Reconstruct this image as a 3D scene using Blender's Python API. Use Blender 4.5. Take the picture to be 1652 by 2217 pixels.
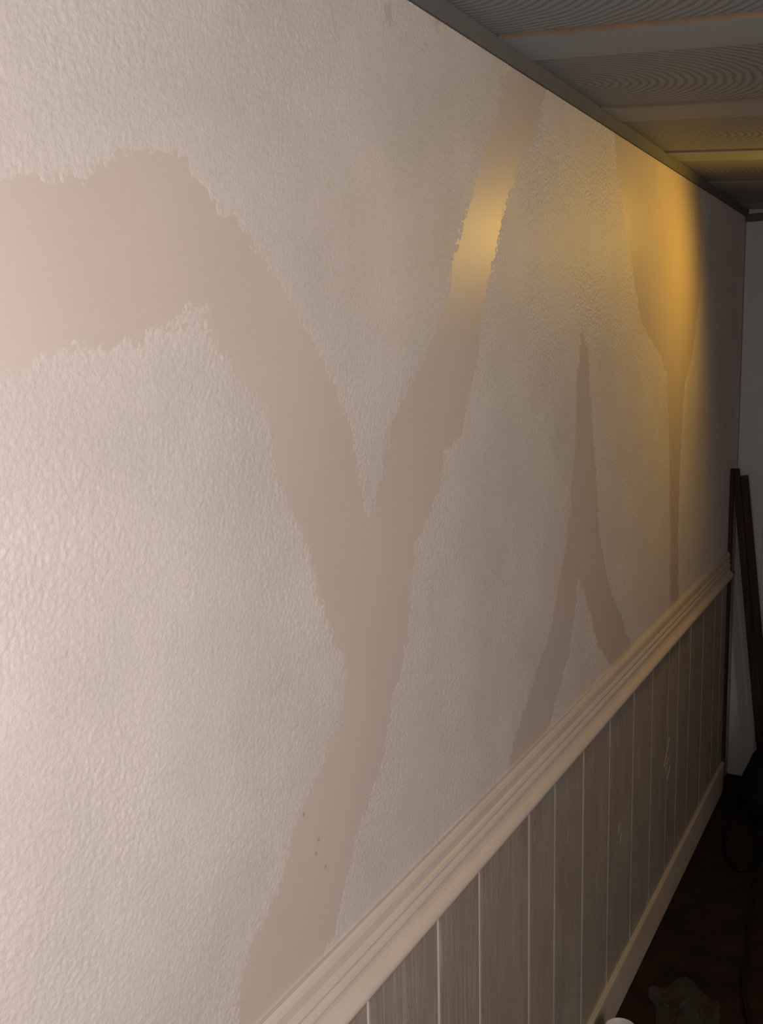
import bpy, bmesh, math, random
import numpy as np
from mathutils import Vector, Matrix

for o in list(bpy.data.objects):
    bpy.data.objects.remove(o, do_unlink=True)
scene = bpy.context.scene
COL = scene.collection
rng = np.random.default_rng(11)
random.seed(11)

# ------------------------------------------------------------------ camera
cam_d = bpy.data.cameras.new('camera')
cam = bpy.data.objects.new('camera', cam_d)
COL.objects.link(cam)
cam_d.sensor_fit = 'HORIZONTAL'
cam_d.sensor_width = 36.0
cam_d.lens = 2198.75 / 1652 * 36.0
cam_d.clip_start = 0.02
# rows: world axes seen from the camera (x right, y down, z forward)
RW = ((0.87971217, 0.05611904, -0.47218339),
      (0.47504708, -0.14736718, 0.86753282),
      (-0.02089923, -0.98748852, -0.15629989))
m = Matrix.Identity(4)
for r in range(3):
    m[r][0], m[r][1], m[r][2] = RW[r][0], -RW[r][1], -RW[r][2]
m[0][3], m[1][3], m[2][3] = 0.6773, 0.0, 1.7815
cam.matrix_world = m
scene.camera = cam

# ------------------------------------------------------------------ world, lamps, exposure
world = bpy.data.worlds.new('world')
scene.world = world
world.use_nodes = True
world.node_tree.nodes['Background'].inputs[0].default_value = (0.5, 0.5, 0.55, 1)
world.node_tree.nodes['Background'].inputs[1].default_value = 0.02


def lamp(name, kind, loc, power, color, **kw):
    d = bpy.data.lights.new(name, kind)
    d.energy = power
    d.color = color
    for k, v in kw.items():
        setattr(d, k, v)
    o = bpy.data.objects.new(name, d)
    o.location = loc
    COL.objects.link(o)
    return o


# a small lamp just behind the camera, an unseen fill panel added to lift the wall,
# and a warm reflector lamp further down the hall close to the stippled wall
lamp('near_lamp', 'POINT', (0.50, 0.07, 1.62), 15.5, (1.0, 0.94, 0.95), shadow_soft_size=0.03)
fill = lamp('fill_panel', 'AREA', (2.35, 0.30, 1.66), 38, (1.0, 0.93, 0.865), shape='RECTANGLE', size=0.9, size_y=1.0)
fill.rotation_euler = Vector((-1, -0.35, 0)).to_track_quat('-Z', 'Y').to_euler()
warm = lamp('reflector_lamp', 'SPOT', (0.50, 3.15, 2.14), 13, (1.0, 0.575, 0.06),
            shadow_soft_size=0.09, spot_size=math.radians(154), spot_blend=0.80)
warm.rotation_euler = Vector((-0.50, -0.46, -0.42)).to_track_quat('-Z', 'Y').to_euler()

vs = scene.view_settings
scene.display_settings.display_device = 'sRGB'
vs.view_transform = 'Standard'
vs.look = 'None'
vs.gamma = 1.0
vs.use_curve_mapping = False
vs.exposure = 0.0


# ------------------------------------------------------------------ helpers
def tag(o, label=None, cat=None, group=None, kind=None):
    if label: o['label'] = label
    if cat: o['category'] = cat
    if group: o['group'] = group
    if kind: o['kind'] = kind
    return o


def link(name, me, mat, parent=None, loc=(0, 0, 0)):
    o = bpy.data.objects.new(name, me)
    COL.objects.link(o)
    o.location = loc
    if mat and not me.materials:
        me.materials.append(mat)
    if parent: o.parent = parent
    return o


def empty(name, loc):
    o = bpy.data.objects.new(name, None)
    o.empty_display_size = 0.05
    o.location = loc
    COL.objects.link(o)
    return o


def build(name, bm, mat, parent=None, smooth=False, loc=(0, 0, 0)):
    bmesh.ops.recalc_face_normals(bm, faces=bm.faces)
    me = bpy.data.meshes.new(name)
    bm.to_mesh(me)
    bm.free()
    if smooth:
        for p in me.polygons: p.use_smooth = True
    return link(name, me, mat, parent, loc)


def add_box(bm, x0, x1, y0, y1, z0, z1, bev=0.0):
    vs_ = [bm.verts.new((x, y, z)) for x in (x0, x1) for y in (y0, y1) for z in (z0, z1)]
    fs = [bm.faces.new([vs_[i] for i in q]) for q in
          ((0, 1, 3, 2), (4, 6, 7, 5), (0, 4, 5, 1), (2, 3, 7, 6), (0, 2, 6, 4), (1, 5, 7, 3))]
    if bev:
        es = list({e for f in fs for e in f.edges})
        bmesh.ops.bevel(bm, geom=es, offset=bev, segments=1, affect='EDGES')
    return bm


def box(*a, **k): return add_box(bmesh.new(), *a, **k)


def sweep(profile, y0, y1):
    """closed (x, z) profile swept along the hall, y0 to y1"""
    bm = bmesh.new()
    a = [bm.verts.new((x, y0, z)) for x, z in profile]
    b = [bm.verts.new((x, y1, z)) for x, z in profile]
    n = len(profile)
    for i in range(n):
        bm.faces.new((a[i], a[(i + 1) % n], b[(i + 1) % n], b[i]))
    bm.faces.new(a)
    bm.faces.new(b[::-1])
    return bm


def catmull(pts, n=6, closed=False):
    P = [Vector(p) for p in pts]
    out = []
    N = len(P)
    for i in range(N if closed else N - 1):
        g = lambda k: P[k % N] if closed else P[min(max(k, 0), N - 1)]
        p0, p1, p2, p3 = g(i - 1), g(i), g(i + 1), g(i + 2)
        for j in range(n):
            t = j / n
            out.append(0.5 * ((2 * p1) + (p2 - p0) * t + (2 * p0 - 5 * p1 + 4 * p2 - p3) * t * t
                              + (3 * p1 - p0 - 3 * p2 + p3) * t ** 3))
    if not closed: out.append(P[-1])
    return out


def tube(bm, pts, r, seg=10, closed=False):
    rings = []
    N = len(pts)
    for i, p in enumerate(pts):
        a = pts[(i - 1) % N] if (closed or i > 0) else p
        b = pts[(i + 1) % N] if (closed or i < N - 1) else p
        t = (b - a).normalized()
        s = t.cross(Vector((0, 0, 1)))
        if s.length < 1e-4: s = Vector((1, 0, 0))
        s.normalize()
        u = s.cross(t)
        rings.append([bm.verts.new(p + r * (math.cos(k * 2 * math.pi / seg) * s + math.sin(k * 2 * math.pi / seg) * u))
                      for k in range(seg)])
    for i in range(N if closed else N - 1):
        A, B = rings[i], rings[(i + 1) % N]
        for k in range(seg):
            bm.faces.new((A[k], A[(k + 1) % seg], B[(k + 1) % seg], B[k]))
    if not closed:
        bm.faces.new(rings[0][::-1])
        bm.faces.new(rings[-1])
    return bm


# ------------------------------------------------------------------ materials
class NT:
    def __init__(s, name, rough=0.5, spec=0.5):
        s.m = bpy.data.materials.new(name)
        s.m.use_nodes = True
        s.t = s.m.node_tree
        s.b = s.t.nodes['Principled BSDF']
        s.b.inputs['Roughness'].default_value = rough
        s.b.inputs['Specular IOR Level'].default_value = spec
        s.co = s.t.nodes.new('ShaderNodeTexCoord').outputs['Object']

    def n(s, kind, **kw):
        o = s.t.nodes.new(kind)
        for k, v in kw.items():
            if k in o.inputs: o.inputs[k].default_value = v
            else: setattr(o, k, v)
        return o

    def l(s, a, b): s.t.links.new(a, b)

    def mapped(s, scale, rot=(0, 0, 0)):
        mp = s.n('ShaderNodeMapping')
        mp.inputs['Scale'].default_value = scale
        mp.inputs['Rotation'].default_value = rot
        s.l(s.co, mp.inputs['Vector'])
        return mp.outputs[0]

    def noise(s, scale, vec=None, detail=3.0, rough=0.5):
        o = s.n('ShaderNodeTexNoise')
        o.inputs['Scale'].default_value = scale
        o.inputs['Detail'].default_value = detail
        o.inputs['Roughness'].default_value = rough
        s.l(vec or s.co, o.inputs['Vector'])
        return o.outputs['Fac']

    def ramp(s, fac, stops):
        r = s.n('ShaderNodeValToRGB')
        el = r.color_ramp.elements
        while len(el) < len(stops): el.new(0.5)
        for e, (p, c) in zip(el, stops):
            e.position = p
            e.color = (*c, 1) if len(c) == 3 else c
        s.l(fac, r.inputs[0])
        return r.outputs[0]

    def mix(s, fac, a, b, mode='MIX'):
        o = s.n('ShaderNodeMix', data_type='RGBA', blend_type=mode)
        for sock, v in ((o.inputs[0], fac), (o.inputs[6], a), (o.inputs[7], b)):
            if hasattr(v, 'is_output'): s.l(v, sock)
            elif isinstance(v, (int, float)): sock.default_value = v
            else: sock.default_value = (*v, 1)
        return o.outputs[2]

    def color(s, c):
        if hasattr(c, 'is_output'): s.l(c, s.b.inputs['Base Color'])
        else: s.b.inputs['Base Color'].default_value = (*c, 1)

    def bump(s, h, strength, dist):
        o = s.n('ShaderNodeBump')
        o.inputs['Strength'].default_value = strength
        o.inputs['Distance'].default_value = dist
        s.l(h, o.inputs['Height'])
        s.l(o.outputs[0], s.b.inputs['Normal'])


def vary(c, k): return tuple(min(1, v * k) for v in c)


def mottled(name, c, k0, k1, scale, rough, bump=None, spec=0.5):
    t = NT(name, rough, spec)
    f = t.noise(scale, detail=4)
    t.color(t.ramp(f, [(0.3, vary(c, k0)), (0.7, vary(c, k1))]))
    if bump:
        t.bump(t.noise(bump[0], detail=2), bump[1], bump[2])
    return t.m


COAT = (0.60, 0.525, 0.475)
SMOOTH = (0.555, 0.463, 0.400)
M = {}
# stippled wall paint: blotchy beige, a few rubbed marks near the ceiling
t = NT('stippled_beige_paint', 0.55, 0.4)
t.b.inputs['Sheen Weight'].default_value = 0.24
t.b.inputs['Sheen Roughness'].default_value = 0.45
f = t.noise(4.5, detail=5, rough=0.6)
c1 = t.ramp(f, [(0.3, vary(COAT, 0.90)), (0.72, vary(COAT, 1.06))])
f2 = t.noise(150, detail=2)
c2 = t.mix(0.35, c1, t.ramp(f2, [(0.3, (0.80, 0.80, 0.80)), (0.7, (1, 1, 1))]), 'MULTIPLY')
c3 = c2
for (y, z, r) in ((1.293, 2.232, 0.022), (1.446, 2.262, 0.018), (1.406, 2.219, 0.008), (1.713, 2.228, 0.02)):
    d = t.n('ShaderNodeVectorMath', operation='DISTANCE')
    t.l(t.co, d.inputs[0])
    d.inputs[1].default_value = (0, y, z)
    mm = t.n('ShaderNodeMath', operation='MULTIPLY_ADD')
    t.l(t.noise(120, detail=3), mm.inputs[0])
    mm.inputs[1].default_value = r * 2.6
    t.l(d.outputs['Value'], mm.inputs[2])
    c3 = t.mix(t.ramp(mm.outputs[0], [(r * 1.5, (0.5, 0.5, 0.5)), (r * 2.1, (0, 0, 0))]), c3, (0.42, 0.29, 0.25))
t.color(c3)
t.bump(t.noise(210, detail=3), 0.6, 0.0017)
M['coat'] = t.m
# smooth tan paint of the tree shapes, faint vertical brush marks
t = NT('smooth_tan_paint', 0.40, 0.40)
f = t.noise(3.0, detail=4)
c = t.ramp(f, [(0.3, vary(SMOOTH, 0.96)), (0.7, vary(SMOOTH, 1.04))])
for (y, z, r) in ((1.053, 1.151, 0.0022), (1.068, 1.106, 0.0016), (1.046, 1.135, 0.0012), (1.02, 1.20, 0.0012)):   # small dark dots in the paint
    d = t.n('ShaderNodeVectorMath', operation='DISTANCE')
    t.l(t.co, d.inputs[0])
    d.inputs[1].default_value = (0, y, z)
    c = t.mix(t.ramp(d.outputs['Value'], [(r * 0.8, (0.6, 0.6, 0.6)), (r * 1.8, (0, 0, 0))]), c, (0.16, 0.12, 0.10))
t.color(c)
t.bump(t.noise(1.0, t.mapped((1, 230, 7)), detail=3), 0.14, 0.0006)
M['smooth'] = t.m
M['rail'] = mottled('rail_paint', (0.63, 0.53, 0.455), 0.97, 1.03, 9, 0.4)
M['base'] = mottled('baseboard_paint', (0.55, 0.45, 0.37), 0.92, 1.05, 8, 0.45)
# painted wood boards: raised vertical grain, its sheen coloured in as lighter streaks
t = NT('taupe_painted_boards', 0.42)
g = t.noise(1.0, t.mapped((1, 190, 5.5)), detail=5, rough=0.65)
big = t.noise(2.2, t.mapped((1, 5, 1.2)), detail=3)
c = t.ramp(big, [(0.35, (0.295, 0.236, 0.190)), (0.65, (0.345, 0.282, 0.230))])
sheen_streak = t.ramp(g, [(0.50, (0, 0, 0)), (0.70, (0.75, 0.75, 0.75))])
c = t.mix(sheen_streak, c, (0.50, 0.44, 0.39))
t.color(c)
t.bump(g, 0.35, 0.001)
M['board'] = t.m
M['groove'] = mottled('groove_lit_tone', (0.74, 0.68, 0.62), 0.95, 1.04, 12, 0.5)  # paler than the boards: light on the groove sides put into colour
# ceiling planks: embossed cathedral grain
def ceiling_mat(name, c, grain):
    t = NT(name, 0.55, 0.3)
    # nested arches: distance from an axis that runs with the board
    w = t.n('ShaderNodeTexWave', wave_type='RINGS', rings_direction='Z')
    w.inputs['Scale'].default_value = 24
    w.inputs['Distortion'].default_value = 3.2
    w.inputs['Detail'].default_value = 2.5
    w.inputs['Detail Scale'].default_value = 0.9
    t.l(t.mapped((0.75, 1.0, 1.0)), w.inputs['Vector'])
    fine = t.noise(1.0, t.mapped((9, 240, 1)), detail=4)
    h = t.mix(0.45, w.outputs['Fac'], fine)
    t.color(t.mix(grain, t.ramp(fine, [(0.3, vary(c, 0.93)), (0.7, vary(c, 1.05))]),
                  t.ramp(w.outputs['Fac'], [(0.15, vary(c, 0.58)), (0.6, vary(c, 1.10))])))
    t.bump(h, 0.5 * grain + 0.1, 0.0012)
    return t.m
M['plank'] = ceiling_mat('ceiling_plank_grain', (0.24, 0.26, 0.285), 0.75)
M['strip'] = ceiling_mat('ceiling_strip_plain', (0.29, 0.32, 0.36), 0.12)
M['ceil_base'] = mottled('ceiling_groove_brown', (0.23, 0.165, 0.11), 0.9, 1.1, 20, 0.7)
M['ceil_trim'] = mottled('ceiling_trim_grey', (0.125, 0.123, 0.118), 0.92, 1.06, 14, 0.85, None, 0.1)
M['floor'] = mottled('dark_brown_floor', (0.020, 0.012, 0.008), 0.6, 1.4, 9, 0.75, (60, 0.2, 0.002), 0.15)
M['casing'] = mottled('white_casing_paint', (0.56, 0.56, 0.55), 0.97, 1.02, 6, 0.45)
M['wall'] = mottled('plain_beige_paint', COAT, 0.97, 1.03, 3, 0.6)
M['black'] = mottled('black_fabric', (0.010, 0.012, 0.019), 0.7, 1.3, 40, 0.85, (160, 0.3, 0.001), 0.15)
M['cord'] = mottled('black_rubber', (0.008, 0.008, 0.009), 0.9, 1.1, 30, 0.6, None, 0.2)
M['cup'] = mottled('white_plastic', (0.70, 0.66, 0.62), 0.98, 1.02, 10, 0.4)
def wood(name, c0, c1, sc):
    t = NT(name, 0.6, 0.25)
    g = t.noise(1.0, t.mapped(sc), detail=5, rough=0.6)
    t.color(t.ramp(g, [(0.3, c0), (0.7, c1)]))
    t.bump(g, 0.25, 0.001)
    return t.m
M['wood'] = wood('dark_brown_wood', (0.028, 0.015, 0.008), (0.055, 0.030, 0.016), (60, 60, 3))
M['door'] = wood('brown_door_wood', (0.09, 0.055, 0.03), (0.16, 0.10, 0.055), (25, 25, 1.5))
M['metal'] = mottled('dull_brass', (0.35, 0.25, 0.12), 0.9, 1.1, 30, 0.35)
M['metal'].node_tree.nodes['Principled BSDF'].inputs['Metallic'].default_value = 1.0
t = NT('clear_plastic', 0.25, 0.5)
t.color((0.40, 0.40, 0.40))
t.b.inputs['Alpha'].default_value = 0.055
t.bump(t.noise(40, detail=4), 0.6, 0.006)
M['plastic'] = t.m

# tree shapes on the wall, (along, up) in metres
T1=[(0.472,1.895),(0.607,1.918),(0.643,1.929),(0.671,1.933),(0.707,1.933),(0.725,1.949),(0.755,1.962),(0.770,1.970),(0.810,1.977),(0.832,1.974),(0.855,1.965),(0.882,1.938),(0.898,1.927),(0.942,1.913),(0.974,1.883),(1.012,1.853),(1.043,1.822),(1.080,1.786),(1.114,1.745),(1.156,1.694),(1.179,1.625),(1.190,1.564),(1.202,1.537),(1.220,1.560),(1.239,1.583),(1.270,1.641),(1.278,1.665),(1.316,1.705),(1.391,1.753),(1.433,1.808),(1.486,1.866),(1.505,1.923),(1.542,1.969),(1.590,2.047),(1.660,2.138),(1.702,2.197),(1.734,2.249),(1.790,2.292),(1.950,2.291),(1.904,2.228),(1.862,2.172),(1.767,2.101),(1.756,2.068),(1.712,2.031),(1.679,1.966),(1.647,1.910),(1.616,1.870),(1.606,1.824),(1.595,1.778),(1.565,1.726),(1.542,1.689),(1.524,1.648),(1.455,1.628),(1.438,1.575),(1.388,1.524),(1.346,1.497),(1.331,1.428),(1.308,1.343),(1.287,1.304),(1.262,1.281),(1.247,1.226),(1.221,1.190),(1.204,1.168),(1.152,1.121),(1.122,1.069),(1.095,1.034),(1.083,1.008),(1.043,0.977),(0.983,0.914),(0.848,0.950),(0.865,0.995),(0.870,1.009),(0.880,1.050),(0.898,1.076),(0.931,1.100),(0.957,1.119),(0.980,1.146),(0.991,1.172),(1.009,1.197),(1.038,1.218),(1.067,1.233),(1.087,1.262),(1.128,1.283),(1.143,1.346),(1.138,1.377),(1.105,1.409),(1.102,1.425),(1.073,1.494),(1.041,1.568),(1.012,1.609),(0.990,1.644),(0.989,1.691),(0.971,1.730),(0.954,1.742),(0.921,1.760),(0.900,1.785),(0.880,1.803),(0.874,1.837),(0.845,1.835),(0.796,1.813),(0.769,1.806),(0.737,1.793),(0.711,1.796),(0.689,1.798),(0.649,1.787),(0.593,1.777),(0.456,1.754)]
T2=[(2.165,1.807),(2.163,1.773),(2.142,1.722),(2.136,1.578),(2.116,1.497),(2.093,1.384),(2.039,1.303),(1.998,1.228),(1.958,1.174),(1.905,1.136),(1.804,1.058),(1.764,1.027),(1.729,0.973),(1.779,0.915),(1.898,0.956),(1.966,0.995),(2.026,1.053),(2.100,1.122),(2.137,1.216),(2.158,1.283),(2.230,1.203),(2.308,1.087),(2.406,1.014),(2.490,0.936),(2.674,0.940),(2.632,0.981),(2.573,1.036),(2.431,1.172),(2.363,1.254),(2.308,1.367),(2.289,1.468),(2.259,1.567),(2.231,1.664),(2.213,1.767)]
T3=[(2.377,2.283),(2.409,2.243),(2.428,2.195),(2.485,2.103),(2.550,2.017),(2.614,1.925),(2.670,1.849),(2.751,1.810),(2.902,1.753),(2.986,1.697),(3.037,1.425),(3.070,1.219),(3.099,0.946),(3.202,0.943),(3.167,1.255),(3.176,1.461),(3.211,1.664),(3.321,1.762),(3.404,1.936),(3.427,2.139),(3.356,2.285),(3.122,2.306),(2.838,2.324)]

# ------------------------------------------------------------------ left wall with its stippled coat
Y_END, Z_RAIL, Z_CEIL = 4.24, 0.93, 2.3


def seg_dist(py, pz, poly):
    """signed distance (negative inside) of many points to a polygon"""
    d2 = np.full(py.shape, 1e9)
    inside = np.zeros(py.shape, bool)
    n = len(poly)
    for i in range(n):
        ay, az = poly[i]
        by, bz = poly[(i + 1) % n]
        ey, ez = by - ay, bz - az
        wy, wz = py - ay, pz - az
        tt = np.clip((wy * ey + wz * ez) / (ey * ey + ez * ez + 1e-12), 0, 1)
        d2 = np.minimum(d2, (wy - tt * ey) ** 2 + (wz - tt * ez) ** 2)
        if abs(bz - az) > 1e-9:
            c = ((az > pz) != (bz > pz)) & (py < (by - ay) * (pz - az) / (bz - az) + ay)
            inside ^= c
    d = np.sqrt(d2)
    return np.where(inside, -d, d)


STEP = 0.0025
gy = np.arange(0.30, Y_END, STEP)
gz = np.arange(Z_RAIL, Z_CEIL + 0.002, STEP)
GY, GZ = np.meshgrid(gy, gz, indexing='ij')


def band_noise(shape, wl, width=0.45, stretch=1.0):
    n = rng.standard_normal(shape)
    ky = np.fft.fftfreq(shape[0], STEP)[:, None]
    kz = np.fft.fftfreq(shape[1], STEP)[None, :]
    k = np.sqrt(ky ** 2 + (kz * stretch) ** 2) + 1e-9
    filt = np.exp(-(np.log(k * wl) / width) ** 2)
    r = np.fft.ifft2(np.fft.fft2(n) * filt).real
    return r / r.std()


stip = 0.75 * band_noise(GY.shape, 0.0078, 0.40, 0.95) + 0.35 * band_noise(GY.shape, 0.018, 0.5, 1.0)
stip = np.tanh(stip * 0.9)
patchy = np.clip(0.85 + 0.3 * band_noise(GY.shape, 0.35, 0.6), 0.35, 1.3)
jit = 0.0022 * band_noise(GY.shape, 0.016, 0.6) + 0.0028 * band_noise(GY.shape, 0.05, 0.6)
sd = np.full(GY.shape, 1.0)
for poly in (T1, T2, T3):
    sd = np.minimum(sd, seg_dist(GY, GZ, poly))
sde = sd + jit
w = np.clip((sde + 0.006) / 0.018, 0, 1)
w = w * w * (3 - 2 * w)
rim = np.exp(-((sde - 0.010) / 0.009) ** 2)          # the coat is a little heavier along the masked edges
far = 1.0 + 0.5 * np.clip((GY - 1.0) / 1.2, 0, 1)
H = -0.00060 + w * 0.00115 + np.sqrt(w) * stip * far * (0.00055 * patchy + 0.00022 * rim)
ny, nz = GY.shape
co = np.stack([H, GY, GZ], -1).reshape(-1, 3)
idx = np.arange(ny * nz).reshape(ny, nz)
quads = np.stack([idx[:-1, :-1], idx[1:, :-1], idx[1:, 1:], idx[:-1, 1:]], -1).reshape(-1, 4)
# the wall body behind and around the coat
b0 = len(co)
bx = np.array([(x, y, z) for x in (-0.10, -0.002) for y in (-2.6, Y_END + 0.1) for z in (0.0, 2.42)])
co = np.concatenate([co, bx])
bq = b0 + np.array([(0, 1, 3, 2), (4, 6, 7, 5), (0, 4, 5, 1), (2, 3, 7, 6), (0, 2, 6, 4), (1, 5, 7, 3)])
quads = np.concatenate([quads, bq])
me = bpy.data.meshes.new('wall_left')
me.vertices.add(len(co))
me.vertices.foreach_set('co', co.ravel().astype(np.float32))
me.loops.add(quads.size)
me.loops.foreach_set('vertex_index', quads.ravel().astype(np.int32))
me.polygons.add(len(quads))
me.polygons.foreach_set('loop_start', np.arange(0, quads.size, 4, dtype=np.int32))
sm = np.ones(len(quads), bool)
sm[-6:] = False
me.polygons.foreach_set('use_smooth', sm)
me.update(calc_edges=True)
me.validate()
wall_left = tag(link('wall_left', me, M['coat']), kind='structure')


def plate(name, poly, label):
    """flat painted shape that shows through the gap left in the coat"""
    s = 0.006
    y = np.arange(max(0.3, min(p[0] for p in poly) - 0.03), min(Y_END, max(p[0] for p in poly) + 0.03), s)
    z = np.arange(max(Z_RAIL, min(p[1] for p in poly) - 0.03), min(Z_CEIL, max(p[1] for p in poly) + 0.03), s)
    PY, PZ = np.meshgrid(y, z, indexing='ij')
    keep = seg_dist(PY, PZ, poly) < 0.022
    cell = keep[:-1, :-1] & keep[1:, :-1] & keep[1:, 1:] & keep[:-1, 1:]
    ix = np.arange(PY.size).reshape(PY.shape)
    q = np.stack([ix[:-1, :-1], ix[1:, :-1], ix[1:, 1:], ix[:-1, 1:]], -1)[cell]
    used, inv = np.unique(q, return_inverse=True)
    v = np.stack([np.full(PY.size, 0.0001), PY.ravel(), PZ.ravel()], -1)[used]
    me = bpy.data.meshes.new(name)
    me.from_pydata(v.tolist(), [], inv.reshape(-1, 4).tolist())
    return tag(link(name, me, M['smooth'], wall_left), label)


plate('tree_silhouette', T1, 'smooth tan forked tree trunk with a thick branch reaching left')
plate('tree_silhouette', T2, 'smooth tan slender tree shape splitting into two legs at the rail')
plate('tree_silhouette', T3, 'smooth tan tree shape in the yellow lamp light, with a thin trunk')

# wainscot: separate boards, light caught in the grooves given as a pale backing colour
add = box(-0.001, 0.0029, 0.25, 4.06, 0.05, 0.93)
build('groove_backing', add, M['groove'], wall_left)['label'] = 'light caught in the grooves, put into a pale colour'
GROOVES = [(0.30, 8), (0.47, 9), (0.72, 9), (0.88, 8), (1.03, 8), (1.164, 8), (1.272, 3), (1.402, 9.5), (1.576, 8),
           (1.833, 8.5), (1.993, 6.5), (2.198, 8.5), (2.417, 7), (2.651, 7.5), (2.863, 6.5), (3.068, 4),
           (3.210, 7), (3.386, 6.5), (3.603, 7), (3.819, 6), (3.96, 6), (4.06, 0)]
for (a, wa), (b, wb) in zip(GROOVES[:-1], GROOVES[1:]):
    y0, y1 = a + wa / 1650, b - wb / 1650
    prof = [(0.0005, y0 - 0.0005), (0.0035, y0), (0.0052, y0 + 0.0010), (0.0052, y1 - 0.0010), (0.0035, y1), (0.0005, y1 + 0.0005)]
    bm = bmesh.new()
    lo = [bm.verts.new((x, y, 0.02)) for x, y in prof]
    hi = [bm.verts.new((x, y, 0.93)) for x, y in prof]
    for i in range(len(prof)):
        j = (i + 1) % len(prof)
        bm.faces.new((lo[i], lo[j], hi[j], hi[i]))
    bm.faces.new(lo)
    bm.faces.new(hi[::-1])
    build('wall_board', bm, M['board'], wall_left)
# a knot and a wandering crack in the narrow joint, raised grain loops on some boards
bm = bmesh.new()
def crack(pts, r):
    tube(bm, catmull([(0.0050, y, z) for y, z in pts], 5), r, 6)
crack([(1.275, 0.745), (1.283, 0.735), (1.292, 0.72), (1.297, 0.69), (1.296, 0.66), (1.287, 0.62)], 0.0013)
crack([(1.278, 0.80), (1.286, 0.79), (1.290, 0.76), (1.286, 0.74)], 0.0009)
crack([(1.852, 0.86), (1.866, 0.845), (1.868, 0.80), (1.861, 0.775)], 0.0009)
crack([(2.035, 0.70), (2.075, 0.68), (2.090, 0.73), (2.083, 0.80)], 0.0009)
crack([(3.03, 0.49), (3.06, 0.52), (3.09, 0.555), (3.10, 0.56)], 0.0022)
crack([(3.05, 0.47), (3.10, 0.50), (3.11, 0.46), (3.08, 0.43)], 0.0018)
crack([(2.51, 0.50), (2.53, 0.53), (2.545, 0.50), (2.53, 0.465)], 0.0010)
build('raised_grain', bm, M['board'], wall_left, True)['kind'] = 'stuff'

# chair rail, ceiling trim, baseboard
def arc(cx, cz, r, a0, a1, n):
    return [(cx + r * math.cos(math.radians(a0 + (a1 - a0) * i / n)), cz + r * math.sin(math.radians(a0 + (a1 - a0) * i / n)))
            for i in range(n + 1)]
rail = [(-0.001, 0.982), (0.006, 0.982), (0.0095, 0.978), (0.0115, 0.971), (0.0115, 0.957), (0.0085, 0.9545), (0.0085, 0.952),
        (0.0125, 0.9495), (0.0145, 0.944), (0.0130, 0.9385), (0.0105, 0.937), (0.0105, 0.9345), (0.0150, 0.931), (0.0165, 0.926),
        (0.0140, 0.919), (0.0138, 0.912), (0.0165, 0.904)] + arc(0.0165, 0.889, 0.0125, 50, -75, 8) + [(0.016, 0.8755), (-0.001, 0.8755)]
o = build('trim_1', sweep(rail, 0.0, 4.06), M['rail'])
tag(o, 'beige moulded chair rail between stippled wall and dark boards', kind='structure')
o = build('trim_2', sweep([(-0.001, 2.264), (0.005, 2.264), (0.0075, 2.268), (0.009, 2.278), (0.012, 2.290), (-0.001, 2.290)], 0.0, 4.24),
          M['ceil_trim'])
tag(o, 'narrow grey trim where the stippled wall meets the ceiling', kind='structure')
base = [(0.0, 0.0), (0.017, 0.0), (0.017, 0.112), (0.0163, 0.1155), (0.0145, 0.118), (0.0, 0.1195)]
o = build('baseboard_left', sweep(base, 0.0, 4.06), M['base'])
tag(o, 'beige baseboard along the foot of the dark boards', kind='structure')

# ------------------------------------------------------------------ ceiling: tilted, embossed planks
ceil = build('ceiling', box(-0.02, 2.75, -2.6, 4.40, 0.012, 0.05), M['ceil_base'], loc=(0, 0, 2.289))
ceil.rotation_euler = (0, math.radians(4.5), 0)
tag(ceil, kind='structure')
PER, A0 = 0.593, 1.648
k = -8
while A0 + k * PER < 4.4:
    a = A0 + k * PER
    g = 0.017 if k <= 0 else 0.012
    y0, y1, y2 = a + g, a + g + 0.148, a + PER - 0.003
    k += 1
    if y0 < -2.6: continue
    o = build('ceiling_strip', box(-0.015, 2.72, y0, min(y1 - 0.002, 4.38), -0.0015, 0.012, bev=0.0), M['strip'], ceil)
    o.data.materials.append(M['ceil_base'])
    for p in o.data.polygons:
        if p.normal.y < -0.5: p.material_index = 1
    if y2 < 4.4:
        ox = 0.01 + 0.05 * ((k * 7) % 5 - 2) * (0 if k in (0, 1) else 1)        # where the grain arches of this plank end
        build('ceiling_plank', box(-0.015 - ox, 2.72 - ox, -0.5 * (y2 - y1), 0.5 * (y2 - y1), 0.0015, 0.0125, bev=0.0015), M['plank'], ceil,
              loc=(ox, 0.5 * (y1 + y2), 0))

# ------------------------------------------------------------------ rest of the shell
tag(build('floor', box(-0.1, 2.75, -2.6, 4.4, -0.06, 0.0), M['floor']), kind='structure')
tag(build('wall_right', box(2.62, 2.72, -2.6, 4.4, 0.0, 2.4), M['wall']), kind='structure')
tag(build('wall_back', box(-0.05, 2.7, -2.68, -2.6, 0.0, 2.4), M['wall']), kind='structure')
DX0, DX1, DTOP = 0.120, 0.92, 2.16
bm = box(-0.05, DX0, Y_END, Y_END + 0.1, 0.0, 2.4)
add_box(bm, DX1, 2.7, Y_END, Y_END + 0.1, 0.0, 2.4)
add_box(bm, DX0, DX1, Y_END, Y_END + 0.1, DTOP, 2.4)
tag(build('wall_front', bm, M['wall']), kind='structure')
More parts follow.
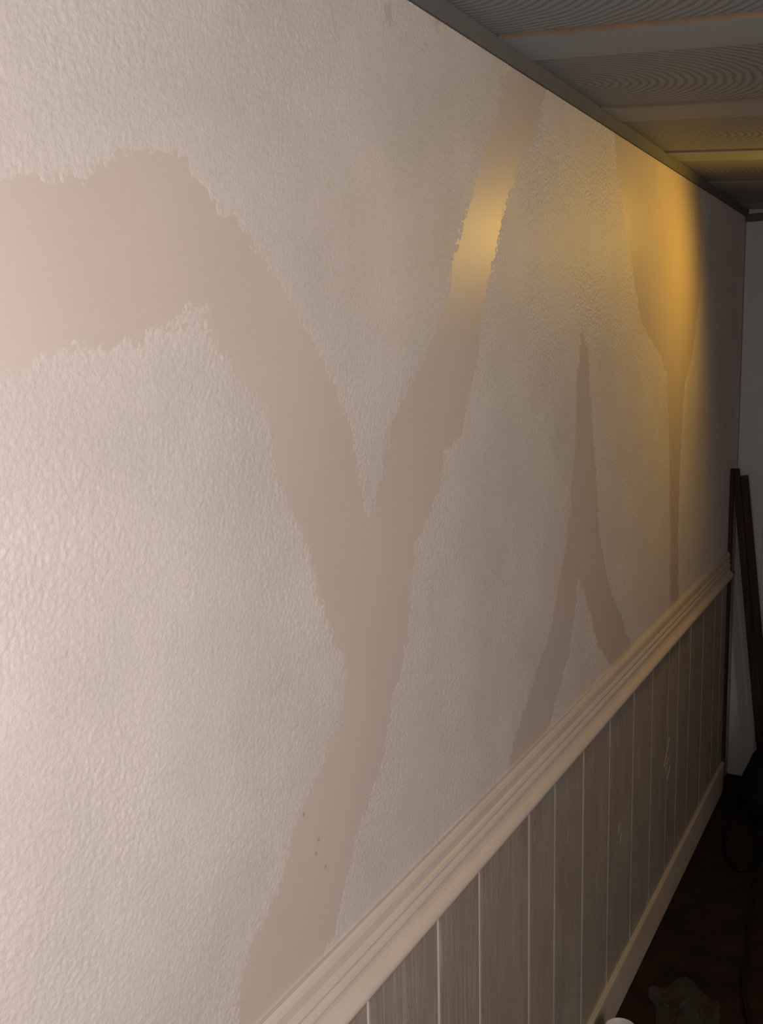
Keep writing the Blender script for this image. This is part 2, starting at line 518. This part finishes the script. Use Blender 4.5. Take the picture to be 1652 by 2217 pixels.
# door at the end of the hall: pale casing, dark gap, brown slab
door = empty('door_1', (DX0, Y_END, 0))
tag(door, kind='structure')
def dpart(name, bm, mat, label=None):
    o = build(name, bm, mat, door)
    if label: o['label'] = label
    return o
dpart('casing', box(-0.118, -0.014, -0.016, 0.0, 0.0, 2.245, bev=0.003), M['casing'], 'pale grey upright door casing in the corner')
dpart('casing', box(DX1 - DX0 + 0.012, DX1 - DX0 + 0.11, -0.016, 0.0, 0.0, 2.245, bev=0.003), M['casing'])
dpart('casing', box(-0.014, DX1 - DX0 + 0.012, -0.016, 0.0, DTOP + 0.012, 2.245, bev=0.003), M['casing'])
dpart('casing_cap', box(-0.118, DX1 - DX0 + 0.115, -0.022, 0.0, 2.246, 2.272, bev=0.003), M['ceil_trim'])
slab = dpart('door_slab', box(0.008, DX1 - DX0 - 0.004, 0.03, 0.07, 0.008, DTOP - 0.004, bev=0.002), M['door'], 'brown wooden door slab')
for (x0, x1, z0, z1) in ((0.12, 0.37, 0.2, 0.95), (0.43, 0.68, 0.2, 0.95), (0.12, 0.37, 1.1, 2.0), (0.43, 0.68, 1.1, 2.0)):
    build('door_panel', box(x0, x1, 0.024, 0.034, z0, z1, bev=0.006), M['door'], slab)
bm = bmesh.new()
bmesh.ops.create_uvsphere(bm, u_segments=16, v_segments=10, radius=0.028, matrix=Matrix.Translation((0.06, -0.02, 1.0)))
tube(bm, [Vector((0.06, 0.032, 1.0)), Vector((0.06, -0.01, 1.0))], 0.011, 12)
build('door_knob', bm, M['metal'], slab, True)

# ------------------------------------------------------------------ boards leaning in the far corner
def leaning(name, x_top, z_top, x_bot, width, y0, y1, label, step=0.0):
    t_ = Vector((x_top - x_bot, 0, z_top)).normalized()
    nrm = Vector((t_.z, 0, -t_.x))
    p0, p1 = Vector((x_bot, 0, 0.0)), Vector((x_top, 0, z_top))
    p0b = p0 + nrm * width
    p0b -= t_ * (p0b.z / t_.z)
    p1b = p1 + nrm * width - t_ * step
    bm = bmesh.new()
    lo = [bm.verts.new((p.x - x_bot, y, p.z)) for y in (y0, y1) for p in (p0, p0b, p1b, p1)]
    for q in ((0, 1, 2, 3), (7, 6, 5, 4), (0, 4, 5, 1), (1, 5, 6, 2), (2, 6, 7, 3), (3, 7, 4, 0)):
        bm.faces.new([lo[i] for i in q])
    bmesh.ops.bevel(bm, geom=list(bm.edges), offset=0.0015, segments=1, affect='EDGES')
    o = build(name, bm, M['wood'], loc=(x_bot, 0, 0))
    return tag(o, label, 'board', 'dark boards in the far corner')
leaning('wooden_board', 0.003, 1.300, 0.152, 0.026, 4.094, 4.111, 'dark brown board leaning into the far corner, nearest the wall')
leaning('wooden_board', 0.030, 1.272, 0.179, 0.029, 4.114, 4.132, 'dark brown board leaning beside the door casing, right of the other leaning one')
tag(build('dark_strip', box(0.0035, 0.015, -0.02, 0.008, 0.0, 1.305, bev=0.0015), M['wood'], loc=(0, 4.083, 0)),  # narrow dark upright strip, same tone as the boards
    'dark upright strip standing in the corner behind the leaning boards', 'board', 'dark boards in the far corner')

# ------------------------------------------------------------------ black bag with a strap loop, cord, plastic, white cup
bag = empty('black_bag', (0.27, 3.93, 0))
tag(bag, 'black fabric bag on the dark floor by the door', 'bag')
bm = bmesh.new()
bmesh.ops.create_icosphere(bm, subdivisions=4, radius=1.0)
for v in bm.verts:
    n = v.co.copy()
    z = n.z
    wob = 1 + 0.07 * math.sin(5 * n.x + 3 * n.z) + 0.05 * math.sin(7 * n.y - 4 * n.z) + 0.03 * math.sin(17 * n.x + 11 * n.y)
    hz = (n.z + 1) / 2                      # 0 foot, 1 crown
    side = (1 - abs(n.z) ** 3.5) ** 0.5 * (1.12 - 0.55 * hz) * wob
    a = math.atan2(n.y, n.x)
    v.co = Vector((0.17 * side * math.cos(a), 0.19 * side * math.sin(a), 0.32 * hz * (1 + 0.10 * math.sin(3 * a + 1)) ))
build('bag_body', bm, M['black'], bag, True)
bm = bmesh.new()
for s in (-1, 1):
    tube(bm, catmull([(-0.09, 0.03 * s, 0.30), (-0.06, 0.05 * s, 0.37), (0.0, 0.06 * s, 0.40), (0.06, 0.05 * s, 0.37), (0.09, 0.03 * s, 0.30)], 6), 0.008, 8)
build('handle', bm, M['cord'], bag, True)
LOOP = [(0.083, 4.021), (0.073, 3.924), (0.088, 3.714), (0.12, 3.533), (0.164, 3.427), (0.196, 3.418), (0.216, 3.506), (0.204, 3.65), (0.172, 3.797), (0.161, 3.90)]
bm = tube(bmesh.new(), catmull([(x - 0.27, y - 3.93, 0.008) for x, y in LOOP], 6), 0.0075, 8)
build('strap', bm, M['cord'], bag, True)
CORD = [(0.30, 3.70), (0.245, 3.60), (0.231, 3.484), (0.25, 3.258), (0.265, 3.085), (0.291, 2.882), (0.300, 2.76), (0.345, 2.579), (0.42, 2.438), (0.62, 2.30)]
o = build('power_cord', tube(bmesh.new(), catmull([(x, y, 0.006) for x, y in CORD], 8), 0.0055, 8), M['cord'], smooth=True)
tag(o, 'black cord lying on the dark floor right of the crumpled plastic', 'cord')

PL = [(0.075, 2.590), (0.110, 2.632), (0.150, 2.676), (0.185, 2.682), (0.225, 2.660), (0.262, 2.60), (0.275, 2.50), (0.235, 2.386), (0.161, 2.367), (0.116, 2.506)]
cx, cy = 0.165, 2.55
bm = bmesh.new()
cent = bm.verts.new((0, 0, 0.022))
rim_pts = catmull([(x - cx, y - cy, 0) for x, y in PL], 4, True)
prev = None
NR = 7
rings = []
for r in range(1, NR + 1):
    ring = []
    for q, p in enumerate(rim_pts):
        f = r / NR
        hgt = 0.004 + 0.030 * abs(math.sin(31 * p.x * f + 9 * p.y * f + 0.8) * math.cos(23 * p.y * f - 14 * p.x * f)) + 0.008 * random.random()
        ring.append(bm.verts.new((p.x * f * (1 + 0.06 * (random.random() - .5)), p.y * f * (1 + 0.06 * (random.random() - .5)), hgt)))
    rings.append(ring)
n = len(rim_pts)
for i in range(n):
    bm.faces.new((cent, rings[0][i], rings[0][(i + 1) % n]))
    for r in range(NR - 1):
        bm.faces.new((rings[r][i], rings[r + 1][i], rings[r + 1][(i + 1) % n], rings[r][(i + 1) % n]))
bm.verts.ensure_lookup_table()
zm = min(v.co.z for v in bm.verts)
for v in bm.verts: v.co.z += 0.001 - zm
o = build('plastic_sheet', bm, M['plastic'], loc=(cx, cy, 0))
tag(o, 'crumpled clear plastic sheet on the dark floor near the baseboard', 'plastic')

cup = empty('white_cup', (0.088, 2.255, 0))
tag(cup, 'round white cup on the floor against the baseboard, cut by the photo edge', 'cup')
prof = [(0.0, 0.0), (0.026, 0.0), (0.028, 0.002), (0.0355, 0.122), (0.038, 0.126), (0.0385, 0.129), (0.037, 0.131), (0.034, 0.130), (0.0325, 0.126), (0.027, 0.006), (0.0, 0.006)]
bm = bmesh.new()
S = 40
rings = []
for (r, z) in prof:
    if r == 0: rings.append([bm.verts.new((0, 0, z))])
    else: rings.append([bm.verts.new((r * math.cos(q * 2 * math.pi / S), r * math.sin(q * 2 * math.pi / S), z)) for q in range(S)])
for A, B in zip(rings[:-1], rings[1:]):
    for q in range(S):
        q2 = (q + 1) % S
        if len(A) == 1: bm.faces.new((A[0], B[q2], B[q]))
        elif len(B) == 1: bm.faces.new((A[q], A[q2], B[0]))
        else: bm.faces.new((A[q], A[q2], B[q2], B[q]))
build('cup_body', bm, M['cup'], cup, True)
